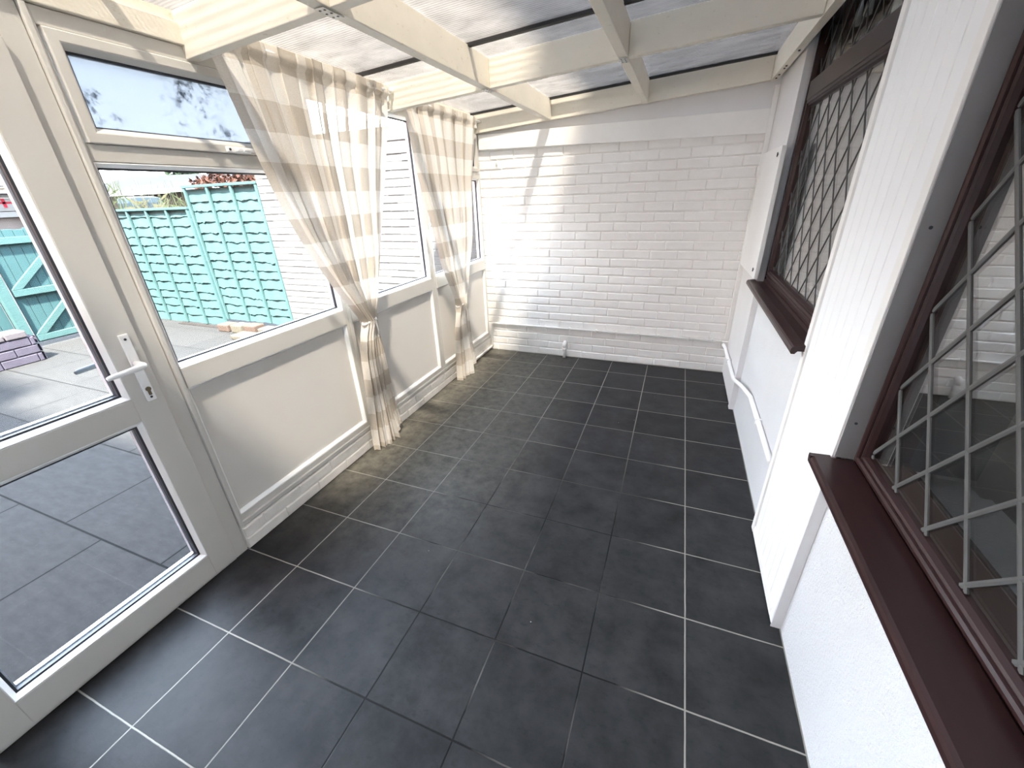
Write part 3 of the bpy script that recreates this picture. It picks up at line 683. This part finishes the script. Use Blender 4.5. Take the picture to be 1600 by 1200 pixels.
one('wall_hook', 'timber_white', 'small painted hook high on the end brick wall beside the curtains', 'hook', lambda m: (m.tube([(-1.80, YB-0.004, 1.80), (-1.80, YB-0.020, 1.80), (-1.80, YB-0.028, 1.808), (-1.80, YB-0.030, 1.825)], 0.004, 8), m.tube([(-1.80, YB-0.005, 1.80), (-1.802, YB-0.012, 1.755)], 0.005, 8)), smooth=True)

# ------------------------------------------------------------------ curtains and rods
def lerp(tab, z):
    for (z0, a), (z1, c) in zip(tab, tab[1:]):
        if z0 >= z >= z1:
            t = (z0-z)/(z0-z1) if z0 != z1 else 0
            return a+(c-a)*t
    return tab[0][1] if z > tab[0][0] else tab[-1][1]
def smoothtab(tab, z):
    return sum(lerp(tab, z+d) for d in (-0.03, -0.015, 0, 0.015, 0.03))/5
XC = -1.925
def curtain(label, lt, rt, ztop, ztie, zhem, ybody, seed, xtie, folds):
    rnd = random.Random(seed)
    r = root('curtain', (XC, ybody, zhem), label=label, cat='curtain', group=None)
    NU, NV = 220, 150
    ph = [rnd.uniform(0, 6.28) for _ in range(8)]
    W = 1.55
    vs = []; uvs = []
    zs = []
    for j in range(NV+1):
        t = j/NV; zs.append(ztop+(zhem-ztop)*t)
    w0 = smoothtab(rt, ztop-0.1)-smoothtab(lt, ztop-0.1)
    for j, z in enumerate(zs):
        ya, yb_ = smoothtab(lt, z), smoothtab(rt, z); w = max(yb_-ya, 0.02)
        sq = min(1.0, w/w0)
        near = math.exp(-((z-ztie)/0.05)**2)
        amp = 0.013+0.018*(1-sq)
        head = max(0.0, 1-abs(z-(ztop-0.045))/0.03)
        below = z < ztie
        for i in range(NU+1):
            u = i/NU
            uu = u+0.012*math.sin(2*math.pi*3*u+ph[0])+0.008*math.sin(2*math.pi*5*u+ph[1])
            f = folds
            wav = math.sin(2*math.pi*f*uu+ph[2]+0.5*math.sin(z*2.1+ph[3]))
            wav2 = math.sin(2*math.pi*(f*2.3)*uu+ph[4]+z*1.3)
            x = XC+amp*(0.75*wav+0.3*wav2)+0.004*math.sin(9*z+7*u+ph[5])
            y = ya+w*(u+0.30/f/2*math.sin(4*math.pi*f*uu+ph[6])*min(1, (u*(1-u))*12))
            # round the bundle at the tie and let it bulge forward
            rr = math.sqrt(max(0.0, 1-(2*u-1)**2))
            x += (xtie-XC)*math.exp(-((z-ztie)/0.30)**2 if z > ztie else -((z-ztie)/0.9)**2)
            x += near*(0.030*rr*(1 if math.sin(2*math.pi*f*uu+ph[2]) > 0 else -1)*0.6)
            if not below and z > ztie: x += 0.03*math.sin(math.pi*(ztop-z)/(ztop-ztie))*(0.5+0.5*math.sin(3*u+ph[7]))
            x += 0.006*math.sin(2*math.pi*19*u+ph[0]+2*math.sin(9*u))*math.exp(-(ztop-z)/0.16)
            zz = z
            if below:
                k = (ztie-z)/(ztie-zhem)
                x += 0.030*k*rr*(1 if u < 0.62 else 0.4)
                if u > 0.70: zz += 0.055*k*k*min(1, (u-0.70)/0.05)
                x += 0.012*math.sin(2*math.pi*2.5*u+ph[1])*k
                x = max(x, XL+0.016)
            x = max(x, XL+0.016)
            if z > ztop-0.05: x = XC+0.013+(x-XC)*0.55
            vs.append((x, y, zz)); 
    me_f = []
    for j in range(NV):
        for i in range(NU):
            a = j*(NU+1)+i; me_f.append((a, a+1, a+NU+2, a+NU+1))
    m = MB(); m.v = vs; m.f = me_f
    o = m.build('cloth', 'gingham', r, True)
    uvl = o.data.uv_layers.new(name='UVMap')
    for lp in o.data.loops:
        j, i = divmod(lp.vertex_index, NU+1)
        uvl.data[lp.index].uv = (i/NU*W+0.03, (ztop-zs[j])+0.5)
    # tie band
    m = MB(); yc = (smoothtab(lt, ztie)+smoothtab(rt, ztie))/2; hw = (smoothtab(rt, ztie)-smoothtab(lt, ztie))/2
    pts = []
    for k in range(25):
        th = 2*math.pi*k/24
        pts.append((xtie+0.030*math.cos(th), yc+(hw+0.006)*math.sin(th), ztie+0.010*math.sin(th)+0.004*math.cos(2*th)))
    m.tube(pts, 0.006, 8, False)
    m.tube([(xtie+0.032, yc+0.012, ztie), (xtie+0.044, yc+0.016, ztie+0.006), (xtie+0.036, yc+0.022, ztie+0.012), (xtie+0.034, yc+0.014, ztie+0.002), (xtie+0.040, yc+0.017, ztie-0.05), (xtie+0.042, yc+0.018, ztie-0.09)], [0.007, 0.008, 0.006, 0.006, 0.004, 0.003], 8)
    m.build('tie_band', 'timber_white', r, True)
    return r
L1 = [(2.14, -2.500), (2.02, -2.48), (1.77, -2.42), (1.54, -2.35), (1.34, -2.27), (1.09, -2.14), (0.95, -2.04), (0.87, -1.985), (0.84, -1.975), (0.80, -2.00), (0.65, -2.045), (0.40, -2.07), (0.0, -2.09)]
R1 = [(2.14, -1.385), (2.0, -1.42), (1.74, -1.52), (1.46, -1.61), (1.20, -1.71), (0.99, -1.82), (0.90, -1.878), (0.87, -1.895), (0.84, -1.895), (0.80, -1.88), (0.48, -1.85), (0.23, -1.82), (0.0, -1.77)]
curtain('beige checked sheer curtain nearer the door, tied at its waist', L1, R1, 2.125, 0.86, 0.006, -1.93, 11, -1.900, 7)
L2 = [(2.14, -1.262), (2.01, -1.24), (1.68, -1.19), (1.43, -1.12), (1.01, -0.99), (0.80, -0.87), (0.69, -0.825), (0.66, -0.825), (0.62, -0.85), (0.45, -0.90), (0.07, -0.92), (0.0, -0.925)]
R2 = [(2.14, -0.19), (2.05, -0.215), (1.65, -0.33), (1.14, -0.45), (0.83, -0.60), (0.70, -0.705), (0.66, -0.715), (0.62, -0.69), (0.37, -0.65), (0.09, -0.60), (0.0, -0.59)]
curtain('grey and cream checked sheer curtain in the far corner, tied low', L2, R2, 2.115, 0.675, 0.006, -0.77, 23, -1.905, 6)
def rod(label, y0, y1, z):
    r = root('curtain_rod', (XC, (y0+y1)/2, z), label=label, cat='curtain rod')
    m = MB(); m.tube([(XC, y0, z), (XC, y1, z)], 0.0085, 12); m.build('pole', 'timber_white', r, True)
    for yy in (y0+0.008, y1-0.008):
        m = MB(); m.box(-1.964, XC+0.006, yy-0.005, yy+0.005, z-0.006, z+0.006, 0.002); m.box(-1.965, -1.955, yy-0.007, yy+0.007, z-0.045, z+0.010, 0.002); m.build('bracket', 'timber_white', r)
rod('white curtain rod carrying the nearer curtain, between two rafters', -2.492, -1.343, 2.103)
rod('white curtain rod carrying the far corner curtain', -1.292, -0.112, 2.093)

# ------------------------------------------------------------------ outside: ground and garden wall
GZ = -0.10
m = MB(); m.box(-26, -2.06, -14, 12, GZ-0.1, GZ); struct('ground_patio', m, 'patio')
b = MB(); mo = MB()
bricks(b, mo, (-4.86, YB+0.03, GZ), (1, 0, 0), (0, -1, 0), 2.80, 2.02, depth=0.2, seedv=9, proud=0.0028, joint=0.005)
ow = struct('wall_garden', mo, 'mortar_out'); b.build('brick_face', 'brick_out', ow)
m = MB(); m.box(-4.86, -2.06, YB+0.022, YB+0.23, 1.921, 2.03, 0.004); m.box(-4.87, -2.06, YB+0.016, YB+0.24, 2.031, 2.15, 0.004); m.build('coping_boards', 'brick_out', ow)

# fence panels
def fence(label, xa, xb, z0, z1, yf, seed, nbat, lean=0.0):
    rnd = random.Random(seed)
    r = root('fence_panel', ((xa+xb)/2, yf, z0), label=label, cat='fence')
    m = MB(); z = z0+0.01; w = xb-xa
    n = 40
    k = 0
    while z < z1-0.05:
        h = rnd.uniform(0.105, 0.135); top = min(z+h, z1-0.01)
        ed = [rnd.uniform(-0.004, 0.004) for _ in range(n+1)]
        for q in range(5):
            s0 = rnd.randrange(n-3); 
            for i in range(s0, min(n, s0+rnd.randrange(2, 7))): ed[i] -= rnd.uniform(0, 0.012)
        slope = rnd.uniform(-0.018, 0.018)
        vs = []
        for i in range(n+1):
            x = xa+w*i/n; e_ = ed[i]+slope*(i/n-0.5)
            wob = 0.004*math.sin(i*0.9+k*2.1)
            zl = z-0.012+e_; zh = top+0.022+slope*(i/n-0.5)
            vs += [(x, yf-0.020+wob, zl), (x, yf-0.002, zh), (x, yf-0.010+wob, zl), (x, yf+0.006, zh)]
        fs = []
        for i in range(n):
            a = i*4; c = a+4
            fs += [(a, c, c+1, a+1), (a+2, a+3, c+3, c+2), (a, a+2, c+2, c), (a+1, c+1, c+3, a+3)]
        m.add(vs, fs); z += h; k += 1
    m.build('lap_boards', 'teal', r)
    for i in range(nbat+1):
        x = xa+0.02+(w-0.04)*i/nbat
        m = MB(); m.box(x-0.019, x+0.019, yf-0.047, yf-0.021, z0, z1, 0.003); m.build('batten', 'teal', r)
    m = MB(); m.box(xa-0.005, xb+0.005, yf-0.052, yf+0.02, z1, z1+0.030, 0.003); m.build('top_rail', 'teal', r)
    return r
FY = 0.02
fence('taller teal lap fence panel next to the white garden wall', -6.20, -4.88, 0.02, 1.735, FY, 4, 3)
fence('lower teal lap fence panel further from the white garden wall', -8.02, -6.24, -0.09, 1.49, FY, 6, 4)
# rubble edging under the taller panel
eds = ((-6.05, 0.0, 0), (-5.78, 0.03, 1), (-5.52, -0.01, 2), (-5.25, 0.02, 3), (-5.02, -0.02, 4))
enames = ('red edging brick leftmost in the row under the taller fence panel', 'pale edging brick second from the left under the taller fence panel', 'red edging brick in the middle of the row under the taller fence panel', 'buff edging stone second from the right under the taller fence panel', 'buff edging stone nearest the white garden wall')
for (x, dz, i), l in zip(eds, enames):
    one('edging_brick', 'redbrick' if i in (0, 2) else 'sandstone', l, 'brick', lambda m, x=x, dz=dz, i=i: m.box(x-0.105, x+0.105, FY-0.24, FY-0.07, GZ, 0.0+0.012*(i % 3), 0.015), group='edging bricks under the fence')
one('edging_slab', 'sandstone', 'long low buff stone kerb lying in front of the edging bricks', 'kerb', lambda m: m.box(-5.60, -4.90, FY-0.46, FY-0.26, GZ, -0.04, 0.015))
one('soil_strip', 'soil', 'dark strip of soil under the lower fence panel', 'soil', lambda m: m.box(-7.2, -6.25, FY-0.14, FY-0.06, GZ, GZ+0.009, 0.004))

# gate
gx = -8.0
r = root('garden_gate', (gx, -0.75, GZ), label='teal ledged and braced garden gate with diagonal struts', cat='gate')
m = MB(); k = 0; y = -1.37
while y < -0.12:
    m.box(gx-0.022, gx, y, y+0.094, -0.05, 1.345+0.012*math.sin(k*1.7), 0.003); y += 0.098; k += 1
m.build('boards', 'teal_dark', r)
for z0, z1 in ((1.175, 1.255), (0.555, 0.635), (-0.03, 0.045)):
    m = MB(); m.box(gx+0.001, gx+0.045, -1.37, -0.12, z0, z1, 0.003); m.build('ledge_rail', 'teal', r)
for z0, z1 in ((0.64, 1.17), (0.05, 0.55)):
    m = MB(); a, c = (-1.36, z0), (-0.16, z0+1.0*(z1-z0)*1.9)
    yb2 = -1.36+(z1-z0)*1.15
    m.hexa([(gx+0.001, -1.37, z0), (gx+0.040, -1.37, z0), (gx+0.040, -1.27, z0), (gx+0.001, -1.27, z0), (gx+0.001, yb2-0.03, z1), (gx+0.040, yb2-0.03, z1), (gx+0.040, yb2+0.07, z1), (gx+0.001, yb2+0.07, z1)]); m.build('brace', 'teal', r)
one('gate_post', 'teal', 'teal post at the hanging side of the garden gate', 'post', lambda m: m.box(gx-0.05, gx+0.05, -1.50, -1.40, GZ, 1.28, 0.004))
one('side_fence', 'teal_dark', 'teal boarded fence beyond the gate post, behind the lilac brick wall', 'fence', lambda m: [m.box(gx-0.03, gx-0.005, -1.51-0.105*(k+1), -1.51-0.105*k-0.006, GZ, 1.22, 0.003) for k in range(12)] + [m.box(gx-0.004, gx+0.03, -2.75, -1.51, 0.9, 0.98)])
# lilac brick wall
r = root('low_brick_wall', (-7.4, -2.3, GZ), label='low lilac painted brick wall with pale top beside the gate', cat='wall')
b = MB(); mo = MB()
bricks(b, mo, (-7.20, -3.2, GZ), (0, 1, 0), (1, 0, 0), 1.55, 0.30, course=0.10, blen=0.30, joint=0.012, depth=0.22, seedv=12, proud=0.012)
b.build('brick_face', 'lilac', r); mo.build('core', 'lilac', r)
b = MB(); 
for k in range(8): b.box(-7.43, -7.18, -3.2+k*0.19, -3.2+k*0.19+0.18, 0.205, 0.27+0.01*(k % 2), 0.012)
b.build('brick_top', 'lilac_cap', r)
b = MB(); mo = MB()
bricks(b, mo, (-7.42, -1.63, GZ), (1, 0, 0), (0, 1, 0), 0.22, 0.30, course=0.10, blen=0.22, depth=0.02, seedv=13)
b.build('end_bricks', 'lilac', r)

# ------------------------------------------------------------------ beyond the garden
def leaves(mb, c, rad, n, size, seed):
    rnd = random.Random(seed)
    for _ in range(n):
        d_ = Vector((rnd.gauss(0, 1), rnd.gauss(0, 1), rnd.gauss(0, 1))); d_.normalize()
        k = rnd.uniform(0.55, 1.0)*(1+0.25*math.sin(5*d_.x+3*d_.z+seed))
        p = Vector(c)+Vector((d_.x*rad[0]*k, d_.y*rad[1]*k, d_.z*rad[2]*k))
        a = Vector((rnd.uniform(-1, 1), rnd.uniform(-1, 1), rnd.uniform(-1, 1))).normalized()*size
        bq = a.cross(Vector((rnd.uniform(-1, 1), rnd.uniform(-1, 1), rnd.uniform(-1, 1)))).normalized()*size*0.55
        mb.add([tuple(p-a), tuple(p+bq), tuple(p+a), tuple(p-bq)], [(0, 1, 2, 3)])
def tree(name, label, cat, c, rad, n, size, seed, mat, group=None):
    r = root(name, (c[0], c[1], GZ), label=label, cat=cat, group=group)
    m = MB(); leaves(m, c, rad, n, size, seed); m.build('foliage', mat, r)
    m = MB(); m.tube([(c[0], c[1], GZ), (c[0]+0.05, c[1], c[2]*0.5), (c[0], c[1], c[2])], [0.12, 0.09, 0.05], 8); m.build('trunk', 'bark', r)
tree('conifer_tree', 'dark green tree behind the grey bungalow roof, to its left', 'tree', (-24.6, 12.0, 2.3), (1.1, 0.8, 1.6), 1500, 0.16, 1, 'leaf')
tree('conifer_tree', 'dark green tree above the right end of the grey bungalow roof', 'tree', (-19.3, 12.0, 2.1), (1.3, 0.9, 1.5), 2200, 0.15, 2, 'leaf')
tree('conifer_tree', 'dark green tree behind the middle of the grey bungalow roof', 'tree', (-23.6, 15.0, 2.4), (1.15, 0.9, 1.4), 1500, 0.15, 5, 'leaf')
tree('copper_shrub', 'copper leaved shrub showing over the taller fence panel, left one', 'shrub', (-9.80, 3.0, 1.72), (0.42, 0.4, 0.50), 1500, 0.055, 3, 'leaf_copper')
tree('copper_shrub', 'copper leaved shrub showing over the taller fence panel, beside the white wall', 'shrub', (-8.88, 3.0, 1.70), (0.40, 0.4, 0.47), 1500, 0.055, 4, 'leaf_copper')
tree('round_tree', 'green tree behind the house with solar panels', 'tree', (-24.5, 3.9, 2.2), (1.4, 1.4, 1.05), 1500, 0.16, 8, 'leaf')

def reeds(label, x, y, n, h, seed, mat):
    rnd = random.Random(seed)
    r = root('reed_plant', (x, y, GZ), label=label, cat='plant', group=None)
    m = MB()
    for _ in range(n):
        bx, by = x+rnd.uniform(-0.22, 0.22), y+rnd.uniform(-0.15, 0.15); hh = h*rnd.uniform(0.75, 1.08); a = rnd.uniform(0, 6.28); sp_ = rnd.uniform(0.05, 0.5)
        pts = []
        for k in range(7):
            t = k/6; pts.append((bx+math.cos(a)*sp_*t*t, by+math.sin(a)*sp_*t*t*0.5, GZ+hh*(t-0.22*t*t*t*sp_*2)))
        m.tube(pts, [0.011*(1-0.8*k/6) for k in range(7)], 4)
        for q in range(4):
            t = rnd.uniform(0.55, 1.0); k = int(t*6); p = Vector(pts[min(k, 6)]); dd = Vector((rnd.uniform(-1, 1), rnd.uniform(-0.5, 0.5), rnd.uniform(-0.5, 0.9))).normalized()*rnd.uniform(0.12, 0.28)
            m.add([tuple(p), tuple(p+dd*0.5+Vector((0, 0, 0.02))), tuple(p+dd), tuple(p+dd*0.5-Vector((0, 0, 0.02)))], [(0, 1, 2, 3)])
    m.build('stems', mat, r)
reeds('pale reedy plant behind the lower fence panel, at its left end', -9.55, 0.85, 46, 2.28, 31, 'leaf_reed')
reeds('pale reedy plant behind the middle of the lower fence panel', -9.6, 1.95, 46, 2.10, 32, 'leaf_reed')
reeds('tall reedy plant behind the lower fence panel, right of its middle', -8.50, 0.85, 52, 2.15, 33, 'reed_dry')
reeds('short reedy plant beside the taller fence panel', -8.55, 1.9, 36, 1.90, 34, 'leaf_reed')
one('covered_stack', 'blue_cover', 'blue grey covered heap behind the lower fence panel', 'cover', lambda m: m.box(-10.75, -10.2, 1.5, 2.1, GZ, 1.74, 0.12))

# grey roofed bungalow
r = root('bungalow', (-19.5, 8.0, GZ), label='low bungalow with grey shingle roof behind the teal fence', cat='building')
m = MB(); m.hexa([(-24.5, 7.0, 2.10), (-16.3, 7.0, 2.06), (-16.7, 9.4, 2.62), (-24.5, 9.4, 2.80), (-24.5, 7.0, 2.18), (-16.3, 7.0, 2.14), (-16.7, 9.4, 2.70), (-24.5, 9.4, 2.88)]); m.build('roof', 'roof_grey', r)
m = MB(); m.box(-24.5, -16.45, 7.35, 9.2, GZ, 2.02); m.build('wall', 'wall_brown', r)
m = MB(); m.box(-24.5, -16.3, 6.93, 6.98, 2.02, 2.16); m.build('gutter', 'gasket', r)
for x in (-19.6, -17.6):
    m = MB(); m.box(x-0.05, x+0.05, 7.28, 7.34, GZ, 2.02); m.build('downpipe', 'white_out', r)
# house with solar panels
hx = -18.0
r = root('terrace_house', (hx-2, 1.5, GZ), label='house with tiled roof and blue solar panels beyond the gate', cat='building')
m = MB(); m.box(hx-4, hx, -6.5, 4.6, 1.20, 2.06); m.build('wall', 'wall_brown', r)
m = MB(); m.box(hx-4, hx+0.02, -6.5, 4.6, GZ, 1.40); m.build('lower_wall', 'render_pink', r)
m = MB(); m.hexa([(hx-3.0, -6.6, 2.9), (hx+0.35, -6.6, 2.08), (hx+0.35, 4.7, 2.08), (hx-3.0, 4.7, 2.9), (hx-3.0, -6.6, 3.0), (hx+0.35, -6.6, 2.16), (hx+0.35, 4.7, 2.16), (hx-3.0, 4.7, 3.0)]); m.build('roof', 'roof_tile', r)
m = MB(); m.box(hx+0.02, hx+0.42, -6.6, 4.7, 2.02, 2.10); m.build('fascia', 'gasket', r)
m = MB(); m.box(hx+0.01, hx+0.16, -6.0, 4.6, 1.42, 1.56); m.build('sill_band', 'white_out', r)
wn = MB(); wn.ring(1.1, 2.98, 1.58, 2.0, [(0, hx-0.05), (0, hx+0.05), (0.08, hx+0.05), (0.08, hx-0.05)]); wo = wn.build('window', 'white_out', r)
m = MB(); m.box(hx+0.001, hx+0.012, 1.18, 2.9, 1.66, 1.92); m.build('pane', 'window_dark', wo)
for k in range(4):
    m = MB(); a = -0.4+k*0.95
    def rz(x): return 2.16+(hx+0.35-x)*(0.84/3.35)+0.02
    x0, x1 = hx-0.95, hx+0.22
    m.hexa([(x0, a, rz(x0)), (x1, a, rz(x1)), (x1, a+0.90, rz(x1)), (x0, a+0.90, rz(x0)), (x0, a, rz(x0)+0.05), (x1, a, rz(x1)+0.05), (x1, a+0.90, rz(x1)+0.05), (x0, a+0.90, rz(x0)+0.05)]); m.build('solar_panel', 'solar', r)
m = MB(); m.box(hx+0.03, hx+0.40, 2.86, 4.2, 1.18, 1.41); m.build('flower_trough', 'concrete', r)
fl = root('flag', (hx+0.07, 2.55, 1.66), label='white flag with red cross hanging in the far house window', cat='flag')
m = MB(); m.box(hx+0.055, hx+0.065, 2.30, 2.82, 1.665, 1.905); m.build('cloth', 'flag_white', fl)
m = MB(); m.box(hx+0.066, hx+0.070, 2.30, 2.82, 1.765, 1.815); m.box(hx+0.066, hx+0.070, 2.53, 2.60, 1.665, 1.905); m.build('cross', 'flag_red', fl)

# neighbouring houses behind the camera: their shade lies across the patio
m = MB(); m.box(-4.17, 0.36, -10, -5.05, GZ, 5.08); m.box(-14, -4.17, -10, -5.04, GZ, 5.72); struct('wall_neighbour', m, 'house_brick')

# ------------------------------------------------------------------ light
w = bpy.data.worlds.new('sky'); scene.world = w; w.use_nodes = True; nt = w.node_tree; nt.nodes.clear()
wo_ = nt.nodes.new('ShaderNodeOutputWorld'); bg = nt.nodes.new('ShaderNodeBackground')
tc = nt.nodes.new('ShaderNodeTexCoord'); sp = N(nt, 'ShaderNodeSeparateXYZ'); L(nt, tc.outputs['Generated'], sp.inputs[0])
grad = ramp(nt, sp.outputs[2], [(0.0, (1.0, 1.0, 1.0)), (0.30, (0.76, 0.84, 0.95)), (0.65, (0.55, 0.65, 0.80)), (1.0, (0.45, 0.55, 0.72))]).outputs[0]
cl = N(nt, 'ShaderNodeTexNoise'); cl.inputs['Scale'].default_value = 2.6; cl.inputs['Detail'].default_value = 7; L(nt, tc.outputs['Generated'], cl.inputs['Vector'])
cf = ramp(nt, cl.outputs['Fac'], [(0.50, 0.0), (0.72, 0.7)]).outputs[0]
L(nt, mixc(nt, cf, grad, (0.85, 0.86, 0.87)), bg.inputs['Color']); bg.inputs['Strength'].default_value = 2.6
L(nt, bg.outputs[0], wo_.inputs[0])
sd = bpy.data.lights.new('sun', 'SUN'); sd.energy = 6.6; sd.angle = math.radians(2.6); sd.color = (1.0, 0.95, 0.86)
so = bpy.data.objects.new('sun', sd); COL.objects.link(so); so.location = (2, -6, 9)
so.rotation_euler = Vector((-0.33, 0.50, -1.0)).to_track_quat('-Z', 'Y').to_euler()

# ------------------------------------------------------------------ camera
cd = bpy.data.cameras.new('camera'); cd.sensor_fit = 'HORIZONTAL'; cd.sensor_width = 36.0; cd.lens = 36.0*630.03/1600; cd.clip_start = 0.02
co = bpy.data.objects.new('camera', cd); COL.objects.link(co)
rv = Vector((0.9320649682, 0.3606773527, -0.0341576097)); uv_ = Vector((-0.1247738958, 0.4080895813, 0.904375126)); fv = Vector((-0.3401269909, 0.8386743950, -0.4253691211))
mt = Matrix((rv, uv_, -fv)).transposed().to_4x4(); mt.translation = Vector((-0.2081254, -3.8399899, 1.5217125))
co.matrix_world = mt; scene.camera = co
scene.view_settings.view_transform = 'Standard'; scene.view_settings.look = 'None'; scene.view_settings.gamma = 1.0; scene.view_settings.use_curve_mapping = False
scene.view_settings.exposure = 3.82
try:
    scene.cycles.max_bounces = 12; scene.cycles.transparent_max_bounces = 24; scene.cycles.diffuse_bounces = 10
except Exception: pass
